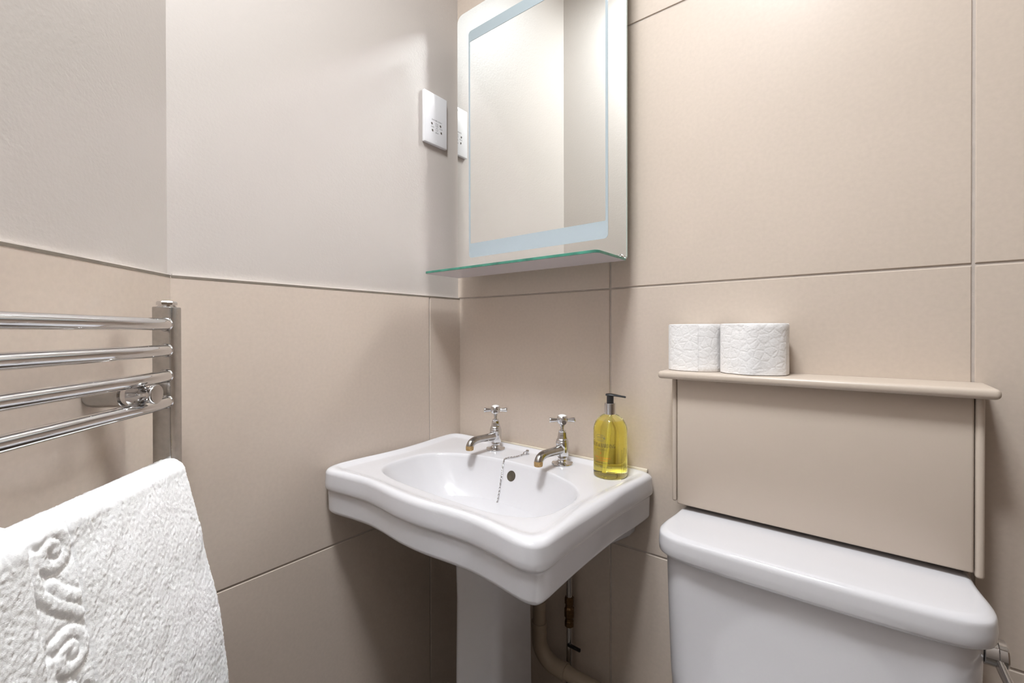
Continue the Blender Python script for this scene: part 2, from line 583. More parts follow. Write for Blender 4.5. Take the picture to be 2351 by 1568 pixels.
# frosted band: rounded rectangle with a rectangular window
FO = rrect(0.093, 0.525, 1.3165, 1.960, 0.010, 6)
FI = rrect(0.0985, 0.519, 1.3565, 1.930, 0.002, 6)
g = Geo()
fy = MY - 0.0006
g.rings([[(p[0], fy, p[1] - MZ0) for p in FO], [(p[0], fy, p[1] - MZ0) for p in FI]])
g.rings([[(p[0], MY + 0.0002, p[1] - MZ0) for p in FO], [(p[0], fy, p[1] - MZ0) for p in FO]])
g.rings([[(p[0], fy, p[1] - MZ0) for p in FI], [(p[0], MY + 0.0002, p[1] - MZ0) for p in FI]])
g.obj('frosted_band', M['frosted'], root, False)
box_obj('housing', (0.075, MY + 0.005, 0.022), (0.5445, -0.001, 0.735), M['aluminium'], root, 0.001)
g = Geo()
g.lathe([(0.0085, 0), (0.008, 0.003), (0.0055, 0.006), (0.0, 0.0075)], 20, align((0.5445, -0.024, 1.489 - MZ0), (1, 0, 0)))
o = g.obj('sensor_lens', M['red_lens'], root)
o['label'] = 'dark red sensor lens on the side'
box_obj('screw_slot', (0.5444, -0.026, 1.389 - MZ0), (0.5452, -0.021, 1.397 - MZ0), M['dark_hole'], root, 0)
# glass shelf
SX0, SX1, SY0, SY1, SZ0, SZ1 = 0.052, 0.5675, -0.187, MY - 0.0006, 1.2615, 1.2675
ol = rrect(SX0, SX1, SY0, SY1, [0.012, 0.001, 0.001, 0.012], 6)
g = Geo()
oi = inset_poly(ol, 0.0007)
L = lambda pl, z: [(p[0], p[1], z - MZ0) for p in pl]
g.rings([L(oi, SZ0), L(ol, SZ0 + 0.0007), L(ol, SZ1 - 0.0007), L(oi, SZ1)], True, False, False, 1)
n_ = len(ol)
g.f.append(tuple(range(n_)))
g.m.append(0)
g.f.append(tuple(range(3 * n_, 4 * n_)))
g.m.append(0)
o = g.obj('glass_shelf', [M['shelf_frost'], M['glass_edge']], root, True, 0.5)
o['label'] = 'narrow glass shelf with green edges'
for x in (0.075, 0.5605):
    g = Geo()
    g.lathe([(0.007, 0), (0.007, 0.003), (0.004, 0.006), (0.0, 0.0065)], 16, Matrix.Translation((x, MY - 0.012, SZ1 - MZ0)))
    g.obj('shelf_clip', M['chrome'], root)

# ------------------------------------------------------------------ shaver socket
SYC, SZC = -0.0985, 1.7205
root = empty('shaver_socket', (-PB, SYC, SZC))
tag(root, 'white shaver socket plate with dark printed symbols on left wall', 'socket')
bm = bmesh.new()
add_box(bm, (0.0003, -0.0435, -0.0735), (0.0108, 0.0435, 0.0735), 0.0022, 3)
bm_obj('faceplate', bm, M['white_plastic'], root)
for z in (0.0635, -0.0635):
    box_obj('screw_cover', (0.0104, -0.003, z - 0.003), (0.0111, 0.003, z + 0.003), M['white_plastic'], root, 0.0003, 1)
# slots (pin shaped) and printing; local y grows towards the back corner = to the right in the picture
def face_text(body, size, yc, zc, sp=1.1):
    v, f = text_mesh(body, size, sp)
    w = v[:, 0].max() + v[:, 0].min()
    return [(0.01095, p[0] - w / 2 + yc, p[1] + zc - size * 0.35) for p in v], f
V, F = [], []
def addvf(v, f):
    b = len(V)
    V.extend(v)
    F.extend([tuple(i + b for i in q) for q in f])
addvf(*face_text('SHAVERS ONLY', 0.0056, 0.003, -0.0030, 1.0))
addvf(*face_text('230V', 0.0058, -0.0135, -0.0240, 1.0))
addvf(*face_text('115V', 0.0058, 0.0190, -0.0215, 1.0))
addvf(*face_text('20VA', 0.0054, 0.003, -0.0375, 1.0))
def ring2(cy, cz, r0, r1, n=24):
    v, f = [], []
    for k in range(n):
        a = 2 * PI * k / n
        v.append((0.01095, cy + r0 * math.cos(a), cz + r0 * math.sin(a)))
        v.append((0.01095, cy + r1 * math.cos(a), cz + r1 * math.sin(a)))
    for k in range(n):
        a, b = 2 * k, 2 * ((k + 1) % n)
        f.append((a, b, b + 1, a + 1))
    return v, f
addvf(*ring2(0.003, -0.0275, 0.0036, 0.0042))
for (y0, z0, y1, z1) in ((-0.002, -0.0115, 0.0075, -0.0108), (-0.002, -0.0205, -0.0014, -0.0108), (0.0069, -0.0205, 0.0075, -0.0108),
                         (0.0005, -0.0165, 0.005, -0.0160), (0.0026, -0.0225, 0.0033, -0.0150)):
    addvf([(0.01095, y0, z0), (0.01095, y1, z0), (0.01095, y1, z1), (0.01095, y0, z1)], [(0, 1, 2, 3)])
mesh_obj('printed_symbols', V, F, M['print'], root, False)
for (y, z) in ((-0.0165, -0.0145), (-0.0140, -0.0335), (0.0165, -0.0125), (0.0195, -0.0315)):
    bm = bmesh.new()
    add_box(bm, (0.0100, y - 0.0024, z - 0.0022), (0.01097, y + 0.0024, z + 0.0022))
    add_box(bm, (0.0100, y - 0.0008, z - 0.0042), (0.01094, y + 0.0030, z + 0.0010))
    bm_obj('pin_slot', bm, M['dark_hole'], root, False)

# ------------------------------------------------------------------ towel radiator on the diagonal wall
RZ = math.atan2(ND.y, ND.x)                # local frame: x = ND (out of the wall), y = -TD direction reversed below
def tns(t, s, z):                          # wall coordinates to world
    return KD + TD * t + ND * s + Vector((0, 0, z))
root = empty('towel_radiator', tns(0.35, 0.0, 0.10))
tag(root, 'chrome ladder towel radiator with round rails on the angled wall', 'radiator')
RB = root.location.copy()
def rl(t, s, z):
    return tns(t, s, z) - RB
PT0, PT1, PS0, PS1, PTOP = 0.0917, 0.1201, 0.0436, 0.0700, 1.146
posts = ((PT0, PT1), (0.580, 0.6084))
basis = Matrix(((TD.x, ND.x, 0, 0), (TD.y, ND.y, 0, 0), (0, 0, 1, 0), (0, 0, 0, 1)))
org = Matrix.Translation(KD - RB)
for a, b in posts:
    box_obj('post', (a, PS0, 0.14), (b, PS1, PTOP), M['chrome_worn'], root, 0.0016, 3, org @ basis)
    # cap nut on the top of each post
    g = Geo()
    c = rl((a + b) / 2, (PS0 + PS1) / 2, PTOP)
    g.lathe([(0.0125, 0), (0.0125, 0.0018), (0.0112, 0.0022), (0.0112, 0.0030)], 24, Matrix.Translation(c))
    g.lathe([(0.0134, 0.0030), (0.0134, 0.0072), (0.0120, 0.0088), (0.0, 0.0088)], 6, Matrix.Translation(c) @ Matrix.Rotation(0.3, 4, 'Z'))
    g.obj('vent_cap', M['chrome'], root, True, 0.3)
RR = 0.0092
rail_z = [1.1185, 1.0785, 1.0390, 0.9990, 0.8900, 0.8505, 0.8110, 0.7715, 0.66, 0.62, 0.58, 0.54, 0.40, 0.36, 0.32, 0.28]
ta, tb = PT1 - 0.001, posts[1][0] + 0.001
def rail_s(t):
    k = min(t - ta, tb - t)
    e = 1 - math.exp(-max(k, 0) / 0.028)
    return 0.0630 + 0.0075 * e
rail0 = None
for z in rail_z:
    if rail0 is None:
        g = Geo()
        ts = list(np.concatenate([np.linspace(0, 0.08, 14), np.linspace(0.1, 0.36, 10)[:-1], np.linspace(tb - ta - 0.08, tb - ta, 14)])) 
        pts = [rl(ta + t, rail_s(ta + t), z) for t in ts]
        g.tube(pts, RR, 28)
        rail0 = g.obj('rail', M['chrome'], root)
        cols = []
        for e0, e1 in ((ta, ta + 0.0055), (tb, tb - 0.0055)):
            gg = Geo()
            gg.tube([rl(e0, rail_s(ta), z), rl((e0 + e1) / 2, rail_s(ta), z), rl(e1, rail_s(ta) + 0.0008, z)], [0.0106, 0.0106, 0.0094], 28)
            cols.append(gg.obj('rail_collar', M['chrome'], rail0))
        z_first = z
    else:
        r = rail0.copy()
        r.location = (0, 0, z - z_first)
        link(r, root)
        for c0 in cols:
            link(c0.copy(), r)
# wall brackets: tube from the wall, neck and cap between the rails
def bracket(t, z):
    ax = ND
    b0 = rl(t, 0.0, z)
    g = Geo()
    mtx = align(b0, ax)
    g.lathe([(0.0125, 0.0006), (0.0158, 0.0035), (0.0172, 0.009), (0.0175, 0.016), (0.0175, 0.0475), (0.0168, 0.0485)], 36, mtx)
    br = g.obj('wall_bracket', M['chrome_worn'], root)
    g = Geo()
    g.lathe([(0.0150, 0.0480), (0.0152, 0.0560), (0.0150, 0.0562), (0.0100, 0.0760), (0.0098, 0.0800)], 32, mtx)
    g.obj('clamp_neck', M['chrome'], br)
    g = Geo()
    g.lathe([(0.0098, 0.0795), (0.0135, 0.0815), (0.0139, 0.0835), (0.0136, 0.0870), (0.0128, 0.0880), (0.0, 0.0880)], 36, mtx)
    g.obj('clamp_cap', M['chrome'], br)
bracket(0.1800, 1.0190)
bracket(0.52, 1.0190)
bracket(0.1854, 0.34)

# ------------------------------------------------------------------ folded towel over a rail
def build_towel():
    t0, t1 = 0.118, 0.532
    zr = 0.890                              # rail it hangs on
    nt, nv = 330, 380
    # lobes of the border scroll, in (across, down) metres from the band centre line
    z_top = 0.922
    T = np.linspace(0, 1, nt)
    # profile parameter: 0 .. 1, from back bottom over the rail to front bottom
    lengths = [0.20, 0.06, 0.42]
    tot = sum(lengths)
    s_param = np.linspace(0, tot, nv)
    verts = np.zeros((nt, nv, 3))
    # scroll relief ------------------------------------------------------------
    def seg_dist(px, pz, path):
        d = np.full(px.shape, 1e9)
        for a, b in zip(path[:-1], path[1:]):
            ab = b - a
            L2 = ab @ ab + 1e-12
            u = np.clip(((px - a[0]) * ab[0] + (pz - a[1]) * ab[1]) / L2, 0, 1)
            d = np.minimum(d, np.hypot(px - a[0] - u * ab[0], pz - a[1] - u * ab[1]))
        return d
    def spiral(cx, cz, r0, turns, a0, sgn):
        out = []
        for k in range(28):
            q = k / 27
            a = a0 + sgn * turns * 2 * PI * q
            r = r0 * (1 - 0.78 * q)
            out.append(np.array((cx + r * math.cos(a), cz + r * math.sin(a))))
        return out
    paths = []
    for k in range(4):
        zc = -0.040 - 0.106 * k
        sg = 1 if k % 2 == 0 else 1
        paths.append(spiral(0.002, zc, 0.0225, 1.35, 2.2, -1))
        a = np.array((-0.0200, zc + 0.004))
        paths.append([a, np.array((-0.0215, zc - 0.014)), np.array((-0.017, zc - 0.034)), np.array((-0.004, zc - 0.052)),
                      np.array((0.012, zc - 0.066)), np.array((0.0205, zc - 0.075))])
        paths.append([np.array((-0.004, zc - 0.030)), np.array((0.004, zc - 0.044)), np.array((0.020, zc - 0.056))])
    t_grid = t0 + (t1 - t0) * T
    for i, t in enumerate(t_grid):
        q = (t - t0) / (t1 - t0)
        slope = 0.178 * (1 - q) + 0.09 * q
        bulge = 0.010 * (1 - q)
        # thickness swells away from the end of the roll
        e = min(t - t0, t1 - t) / 0.016
        e = math.sqrt(max(0.0, 1 - (1 - min(e, 1)) ** 2))
        th = 0.0050 + 0.0085 * e
        zt = zr + RR + th
        for j, s in enumerate(s_param):
            rs = 0.0705
            rad_ = RR + th
            zc = zr + 0.001
            if s < lengths[0]:
                d = lengths[0] - s
                z = zc - d
                ss = max(0.013, rs - rad_ - 0.012 * d / lengths[0])
            elif s < lengths[0] + lengths[1]:
                a = (s - lengths[0]) / lengths[1] * PI
                z = zc + math.sin(a) * rad_
                ss = rs - math.cos(a) * rad_
            else:
                d = s - lengths[0] - lengths[1]
                z = zc - d
                ss = rs + rad_ + slope * d * (1 - math.exp(-d / 0.03)) - 0.11 * (1 - q) * d * d + bulge * (1 - math.exp(-d / 0.05))
            verts[i, j] = (t, ss, z)
    # end of the roll leans outwards as it falls (the folded edge swings free)
    depth = np.clip(0.90 - verts[:, :, 2], 0, 1)
    front = np.zeros((nt, nv))
    front[:, s_param > lengths[0] + lengths[1] * 0.55] = 1
    fall = (1 - T)[:, None] ** 2
    verts[:, :, 0] -= front * depth * 0.035 * fall
    # large soft folds
    folds = np.zeros((nt, nv))
    for i in range(nt):
        for j in range(0, nv):
            p = verts[i, j]
            folds[i, j] = mnoise.noise(Vector((p[0] * 9, p[2] * 7, 3.1))) * 0.0035 + mnoise.noise(Vector((p[0] * 30 + p[2] * 14, p[2] * 22, 7.7))) * 0.0016
    disp = folds * front
    # border band
    tc_band = 0.357
    xx = tc_band - verts[:, :, 0]           # to the right in the picture = smaller t
    arc = s_param[None, :] - (lengths[0] + lengths[1] * 0.5)
    zz = -arc + 0 * xx
    d = np.full((nt, nv), 1e9)
    for p in paths:
        d = np.minimum(d, seg_dist(xx, zz, p))
    inside = np.clip((0.0270 - np.abs(xx)) / 0.002, 0, 1) * front
    ridge = 0.0022 * np.clip(1 - (d / 0.0062) ** 2, 0, 1) ** 0.6
    moat = -0.0016 * np.exp(-((d - 0.0085) / 0.0022) ** 2)
    disp += (ridge + moat) * inside
    for edge in (-0.0275, 0.0275):
        disp += -0.0026 * np.exp(-((xx - edge) / 0.0013) ** 2) * front
    # another fold of towel lies over the left part
    disp += front * 0.011 * (1 / (1 + np.exp((xx + 0.030) / 0.0016)))
    # terry loops
    n = rng.normal(0, 1, (nt, nv))
    n = n + 0.5 * (np.roll(n, 1, 0) + np.roll(n, 1, 1))
    n2 = rng.normal(0, 1, (nt // 3 + 2, nv // 3 + 2))
    n2 = np.kron(n2, np.ones((3, 3)))[:nt, :nv]
    loops = 0.00026 * n + 0.00010 * n2
    # normals from the smooth grid
    P = np.stack([KD.x + TD.x * verts[:, :, 0] + ND.x * verts[:, :, 1], KD.y + TD.y * verts[:, :, 0] + ND.y * verts[:, :, 1], verts[:, :, 2]], -1)
    du = np.gradient(P, axis=0)
    dv_ = np.gradient(P, axis=1)
    N = np.cross(du, dv_)
    N /= np.linalg.norm(N, axis=2)[:, :, None] + 1e-12
    if (N[nt // 2, -20] @ np.array((ND.x, ND.y, 0))) < 0:
        N = -N
    P = P + N * (disp + loops)[:, :, None]
    # inner skin: closes the towel into a solid of real thickness
    th_in = 0.0035
    Pin = P - N * th_in
    base = np.array(tns(0.33, 0.07, 0.90))
    P -= base
    Pin -= base
    V = np.vstack([P.reshape(-1, 3), Pin.reshape(-1, 3)])
    off = nt * nv
    F = []
    idx = np.arange(nt * nv).reshape(nt, nv)
    a, b, c, d4 = idx[:-1, :-1].ravel(), idx[1:, :-1].ravel(), idx[1:, 1:].ravel(), idx[:-1, 1:].ravel()
    outer = np.stack([a, b, c, d4], 1)
    inner = np.stack([d4, c, b, a], 1) + off
    rim = []
    border = list(idx[:, 0]) + list(idx[-1, 1:]) + list(idx[-2::-1, -1]) + list(idx[0, -2:0:-1])
    for k in range(len(border)):
        p, q = border[k], border[(k + 1) % len(border)]
        rim.append((p, q, q + off, p + off))
    F = np.vstack([outer, inner, np.array(rim)])
    me = bpy.data.meshes.new('hand_towel')
    me.vertices.add(len(V))
    me.vertices.foreach_set('co', V.astype(np.float32).ravel())
    me.loops.add(F.size)
    me.loops.foreach_set('vertex_index', F.astype(np.int32).ravel())
    me.polygons.add(len(F))
    me.polygons.foreach_set('loop_start', np.arange(0, F.size, 4, dtype=np.int32))
    me.update(calc_edges=True)
    me.validate()
    bm = bmesh.new()
    bm.from_mesh(me)
    bmesh.ops.recalc_face_normals(bm, faces=bm.faces)
    bm.to_mesh(me)
    bm.free()
    o = finish('hand_towel', me, M['towel'], None, True)
    o.location = base
    tag(o, 'thick white terry towel with embossed scroll border hung over the radiator', 'towel')
build_towel()

# ------------------------------------------------------------------ wash basin
BCX, ZR = 0.306, 0.7965
half = [(0.20, -0.005), (0.282, -0.005), (0.299, -0.0060), (0.3075, -0.0110), (0.3095, -0.022), (0.3060, -0.08), (0.3000, -0.14),
        (0.2975, -0.20), (0.2965, -0.26), (0.2970, -0.32), (0.2985, -0.37), (0.2995, -0.405), (0.2975, -0.4225), (0.2905, -0.4345),
        (0.2780, -0.4405), (0.2600, -0.4420), (0.235, -0.4390), (0.200, -0.4340), (0.150, -0.4295), (0.100, -0.4320), (0.050, -0.4375), (0.018, -0.4395)]
ctrl = [(BCX - u, y) for u, y in half] + [(BCX + u, y) for u, y in half[::-1]]
outer = catmull(ctrl, 14)
NB = 320
outer = resample(outer, NB)
# the basin sits a touch skewed on the wall: left front corner further forward and a little higher
SK, TILT = 0.018, 0.0085
outer = np.stack([outer[:, 0] - SK * (outer[:, 1] + 0.2) + 0.018 * np.minimum(outer[:, 1] + 0.05, 0), outer[:, 1] + SK * (outer[:, 0] - 0.60)], 1)
BA, BBq, BX, BYc, BD, BP = 0.233, 0.1310, 0.315, -0.2580, 0.125, 3.5
DECKZ = 0.7895
def bexp(y):
    return 2.2 if y > BYc else 3.8
def bowl_z(x, y):
    e_ = bexp(y)
    rho = ((abs(x - BX) / BA) ** e_ + (abs(y - BYc) / BBq) ** e_) ** (1 / e_)
    return DECKZ - 0.0008 - BD * (1 - min(rho, 1.0) ** BP) + TILT * (0.306 - x)
def super_ring(scale, a=BA, b=BBq, cx=BX, cy=BYc):
    out = []
    for p in outer:
        th = math.atan2((p[1] - BYc) / BBq, (p[0] - BX) / BA)
        c, s = math.cos(th), math.sin(th)
        e_ = bexp(p[1])
        if e_ > 3 and scale < 1.0 and a == BA:
            e_ = 2.2 + (e_ - 2.2) * scale ** 5
        r = (abs(c) ** e_ + abs(s) ** e_) ** (-1 / e_)
        out.append((cx + a * r * c * scale, cy + b * r * s * scale))
    return np.array(out)
# width of the rolled rim: broad along the waisted sides
side_w = np.array([0.009 + 0.010 * math.exp(-((p[1] + 0.24) / 0.095) ** 2) * (abs(p[0] - BCX) > 0.27) +
                   0.001 * (p[1] < -0.42) for p in outer])
for _ in range(10):
    side_w = (np.roll(side_w, 1) + 2 * side_w + np.roll(side_w, -1)) / 4
back_k = np.array([np.clip((p[1] + 0.03) / 0.02, 0, 1) for p in outer])
rings = []
def ring(pl, z):
    z = np.broadcast_to(np.asarray(z, float), (NB,))
    rings.append([(p[0], p[1], zz + TILT * (0.306 - p[0])) for p, zz in zip(pl, z)])
for sc in [0.06, 0.12, 0.18, 0.24, 0.30, 0.36, 0.42, 0.47, 0.52, 0.56, 0.60, 0.64, 0.68, 0.71, 0.74, 0.77, 0.80, 0.83, 0.855, 0.88, 0.90, 0.92, 0.94, 0.955, 0.968, 0.98]:
    ring(super_ring(sc), DECKZ - 0.0008 - BD * (1 - sc ** BP))
ring(super_ring(0.992), DECKZ - 0.0030)
ring(super_ring(1.004), DECKZ - 0.0010)
ring(super_ring(1.014), DECKZ - 0.0002)
rim_in = inset_smooth(outer, side_w + 0.0230)
b0 = super_ring(1.024)
ring(b0, DECKZ)
for k in (0.35, 0.7, 0.92):
    ring(b0 * (1 - k) + rim_in * k, DECKZ + 0.0005 * k)
ring(rim_in, DECKZ + 0.0006)
for q_ in (0.85, 0.7, 0.55, 0.4, 0.27, 0.15, 0.06):
    e_ = (1 + math.cos(PI * q_)) / 2
    ring(inset_smooth(outer, side_w + 0.023 * q_), DECKZ + 0.0006 + (ZR - DECKZ - 0.0006) * e_)
ring(inset_smooth(outer, side_w), ZR)
for k in range(1, 8):
    a = PI / 2 * k / 7
    ring(inset_smooth(outer, side_w * (1 - math.sin(a))), ZR - (0.007 + side_w * 0.55) * (1 - math.cos(a)))
ring(outer, 0.764)
ring(outer, 0.7535)
ring(inset_poly(outer, 0.0010), 0.7505)
ring(inset_poly(outer, 0.0036), 0.7475)
ring(inset_poly(outer, 0.0060), 0.7455)
ring(inset_poly(outer, 0.0062), 0.7420)
ring(inset_poly(outer, 0.0074), 0.7035)
for k in range(1, 6):
    a = PI / 2 * k / 5
    ring(inset_poly(outer, 0.0074 + 0.011 * (1 - math.cos(a))), 0.7035 - 0.011 * math.sin(a))
ring(inset_smooth(outer, 0.030), 0.6905)
sh = super_ring(1.0, 0.252, 0.165, 0.305, -0.205)
ring(sh, 0.6910)
ring(super_ring(1.0, 0.246, 0.160, 0.305, -0.205), 0.676)
ring(super_ring(0.80, 0.246, 0.160, 0.305, -0.205), 0.656)
ring(super_ring(0.45, 0.246, 0.160, 0.305, -0.205), 0.640)
ring(super_ring(0.10, 0.246, 0.160, 0.305, -0.205), 0.638)
root = empty('wash_basin', (BCX, -0.2, 0.64))
tag(root, 'white ceramic pedestal-mounted basin with two chrome taps', 'basin')
WB = Vector((BCX, -0.2, 0.64))
g = Geo()
g.rings([[Vector(p) - WB for p in r] for r in rings], True, True, True)
g.obj('basin_bowl', M['ceramic'], root, True, 0.9)
# lower back ledge against the wall, narrowing towards the front
g = Geo()
lr_ = []
for z, k in ((0.7000, 0.0), (0.6600, 0.0), (0.6480, 0.003), (0.6420, 0.009), (0.6395, 0.018)):
    pl = [(0.262 - k, -0.005), (0.262 - k, -0.030), (0.236 - k, -0.120), (0.205 - k, -0.205), (0.180 - k, -0.240 + k), (0.14, -0.262 + k)]
    full = [(-u, y) for u, y in pl] + [(u, y) for u, y in pl[::-1]]
    lr_.append([Vector((BCX + u, y, z)) - WB for u, y in full])
g.rings(lr_, True, True, True)
g.obj('back_ledge', M['ceramic'], root, True, 0.6)
# overflow opening in the back of the bowl
def bowl_normal(x, y):
    e = 1e-4
    gx = (bowl_z(x + e, y) - bowl_z(x - e, y)) / (2 * e)
    gy = (bowl_z(x, y + e) - bowl_z(x, y - e)) / (2 * e)
    return Vector((-gx, -gy, 1)).normalized()
OYv = -0.1372
oc = Vector((0.3105, OYv, bowl_z(0.3105, OYv)))
on_ = bowl_normal(0.3105, OYv)
g = Geo()
mx = align(oc - WB, on_)
g.lathe([(0.0125, -0.002), (0.0125, 0.0006), (0.0118, 0.0008), (0.0105, 0.0004), (0.0, 0.0002)], 28, mx)
o = g.obj('overflow_hole', M['dark_hole'], root)
o['label'] = 'dark oval overflow opening'
g = Geo()
g.lathe([(0.030, 0.0), (0.030, 0.0016), (0.024, 0.0022), (0.020, 0.0006), (0.0, 0.0004)], 32, Matrix.Translation(Vector((BX, BYc, bowl_z(BX, BYc) + 0.0004)) - WB))
g.obj('drain', M['chrome'], root)
bm = bmesh.new()
add_box(bm, (BCX - 0.230, -0.008, 0.7880), (BCX + 0.2900, -0.0004, 0.7965), 0.002, 2)
for v in bm.verts:
    v.co -= WB
bm_obj('sealant_bead', bm, M['sealant'], root)
# pedestal
def ped_outline(w, yf, yb, r):
    o_ = rrect(BCX - w, BCX + w, yf, yb, [r, 0.006, 0.006, r], 8)
    return o_
g = Geo()
rr = []
for z, w, yf, yb in ((0.0, 0.098, -0.300, -0.115), (0.05, 0.096, -0.298, -0.117), (0.075, 0.080, -0.282, -0.128), (0.12, 0.072, -0.272, -0.136),
                     (0.30, 0.068, -0.264, -0.140), (0.50, 0.0665, -0.262, -0.141), (0.58, 0.068, -0.264, -0.140), (0.620, 0.074, -0.272, -0.136), (0.6375, 0.078, -0.276, -0.134)):
    rr.append([(p[0] - BCX, p[1] + 0.2, z) for p in ped_outline(w, yf, yb, 0.020)])
g.rings(rr, True, True, True)
o = g.obj('basin_pedestal', M['ceramic'], None, True, 0.9)
o.location = (BCX, -0.2, 0.0)
tag(o, 'white ceramic pedestal column standing under the basin', 'pedestal')

# ------------------------------------------------------------------ basin taps
DECK = DECKZ + 0.0006
def on_deck(x, y):
    return (x, y, DECK + TILT * (0.306 - x))
def make_tap(loc):
    root = empty('basin_tap', loc)
    K = 0.92
    g = Geo()
    g.lathe([(0.0255, 0), (0.0258, 0.0012), (0.0250, 0.0030), (0.0150, 0.0052), (0.0118, 0.0085), (0.0108, 0.0125), (0.0112, 0.0155), (0.0125, 0.0175)], 40)
    g.obj('flange', M['chrome'], root)
    g = Geo()
    g.lathe([(0.0115, 0.0165), (0.0138, 0.0185), (0.0152, 0.0230), (0.0158, 0.0300), (0.0158, 0.0500), (0.0154, 0.0535), (0.0146, 0.0545), (0.0146, 0.0565),
             (0.0138, 0.0590), (0.0118, 0.0610)], 40)
    body = g.obj('body', M['chrome'], root)
    g = Geo()
    g.lathe([(0.0122, 0.0605), (0.0116, 0.0640), (0.0108, 0.0660), (0.0100, 0.0745), (0.0098, 0.0755)], 8, None)
    g.obj('bonnet', M['chrome'], root, True, 0.4)
    g = Geo()
    g.lathe([(0.0080, 0.0750), (0.0086, 0.0765), (0.0086, 0.0800), (0.0050, 0.0812), (0.0044, 0.0825), (0.0044, 0.0900), (0.0062, 0.0905), (0.0062, 0.0955)], 28)
    g.obj('spindle', M['chrome'], root)
    # spout towards -y
    path = [(0, -0.008, 0.0360), (0, -0.020, 0.0362), (0, -0.040, 0.0370), (0, -0.058, 0.0382), (0, -0.072, 0.0388), (0, -0.084, 0.0380), (0, -0.0935, 0.0345),
            (0, -0.0985, 0.0290), (0, -0.1000, 0.0255)]
    rad = [0.0118, 0.0104, 0.0095, 0.0092, 0.0093, 0.0096, 0.0098, 0.0098, 0.0098]
    sm = catmull([np.r_[p, r] for p, r in zip(path, rad)], 5, False)
    g = Geo()
    g.tube([tuple(p[:3]) for p in sm], [p[3] for p in sm], 28)
    sp = g.obj('spout', M['chrome_worn'], root)
    g = Geo()
    g.tube([(0, -0.0990, 0.0278), (0, -0.1001, 0.0250), (0, -0.1004, 0.0200), (0, -0.1004, 0.0178)], [0.0099, 0.0100, 0.0099, 0.0093], 28)
    tip = g.obj('spout_tip', M['limescale'], sp)
    tip['label'] = 'spout end crusted with brown limescale'
    # cross handle
    g = Geo()
    g.lathe([(0.0062, 0.0945), (0.0105, 0.0965), (0.0128, 0.1000), (0.0130, 0.1090), (0.0122, 0.1125), (0.0106, 0.1145)], 36)
    hd = g.obj('cross_handle', M['chrome'], root)
    for k in range(4):
        a = math.radians(40 + 90 * k)
        d = Vector((math.cos(a), math.sin(a), 0))
        g = Geo()
        g.lathe([(0.0042, 0.010), (0.0042, 0.0145), (0.0050, 0.020), (0.0060, 0.0275), (0.0061, 0.0295), (0.0052, 0.0310), (0.0, 0.0312)], 20, align((0, 0, 0.1045), d))
        g.obj('handle_arm', M['chrome'], hd)
    g = Geo()
    g.lathe([(0.0104, 0.1140), (0.0098, 0.1156), (0.0060, 0.1176), (0.0, 0.1182)], 28)
    bt = g.obj('index_button', M['porcelain'], hd)
    bt['label'] = 'white porcelain button on top'
    return root
def copy_tree(o, parent=None):
    c = o.copy()
    COL.objects.link(c)
    c.parent = parent
    for ch in list(o.children):
        copy_tree(ch, c)
    return c
tap = make_tap(on_deck(0.2013, -0.0669))
tag(tap, 'chrome cross-head basin tap nearest the wall corner', 'tap', 'basin taps')
tap2 = copy_tree(tap)
tap2.location = on_deck(0.4094, -0.0644)
tag(tap2, 'chrome cross-head basin tap beside the yellow soap bottle', 'tap', 'basin taps')

# ------------------------------------------------------------------ plug chain
root = empty('plug_chain', on_deck(0.2985, -0.0550))
tag(root, 'fine chrome plug chain hanging from a small stay into the basin', 'chain')
PC = root.location.copy()
g = Geo()
g.lathe([(0.0052, 0), (0.0052, 0.0010), (0.0030, 0.0020), (0.0026, 0.0050), (0.0042, 0.0062), (0.0046, 0.0085), (0.0036, 0.0112), (0.0, 0.0122)], 20)
ring_pts = [(0.0045 * math.cos(2 * PI * k / 16) - 0.003, 0.0045 * math.sin(2 * PI * k / 16) - 0.006, 0.0045 + 0.002 * math.sin(2 * PI * k / 16)) for k in range(17)]
g.tube(ring_pts, 0.0010, 8)
g.obj('chain_stay', M['chrome'], root)
cps = [(0.2960, -0.0620, DECK + 0.0040), (0.2950, -0.0800, DECK + 0.0022), (0.2925, -0.0960, DECK + 0.0021), (0.2850, -0.1110, DECK + 0.0020), (0.2815, -0.1180, DECK + 0.0012)]
for x, y in ((0.2805, -0.1230), (0.2808, -0.1265), (0.2816, -0.1310), (0.2835, -0.1380), (0.2855, -0.1450), (0.2885, -0.1540), (0.2920, -0.1640), (0.2960, -0.1780), (0.301, -0.200), (0.306, -0.225), (0.312, -0.250)):
    n = bowl_normal(x, y)
    cps.append(tuple(Vector((x, y, bowl_z(x, y))) + n * 0.0026))
cp = catmull(cps, 16, False)
d = np.r_[0, np.cumsum(np.linalg.norm(np.diff(cp, axis=0), axis=1))]
S = np.arange(0, d[-1], 0.0040)
pp = np.stack([np.interp(S, d, cp[:, i]) for i in range(3)], 1)
g = Geo()
for i in range(len(pp) - 1):
    a, b = Vector(pp[i]) - PC, Vector(pp[i + 1]) - PC
    t = (b - a).normalized()
    sd = t.cross(Vector((0, 0, 1)) if abs(t.z) < 0.9 else Vector((1, 0, 0))).normalized()
    w = sd if i % 2 == 0 else t.cross(sd).normalized()
    c = (a + b) / 2
    loop = [c + t * (0.0029 * math.cos(q)) + w * (0.0015 * math.sin(q)) for q in [2 * PI * k / 10 for k in range(11)]]
    g.tube(loop, 0.00075, 6, False)
g.obj('chain', M['chrome'], root)

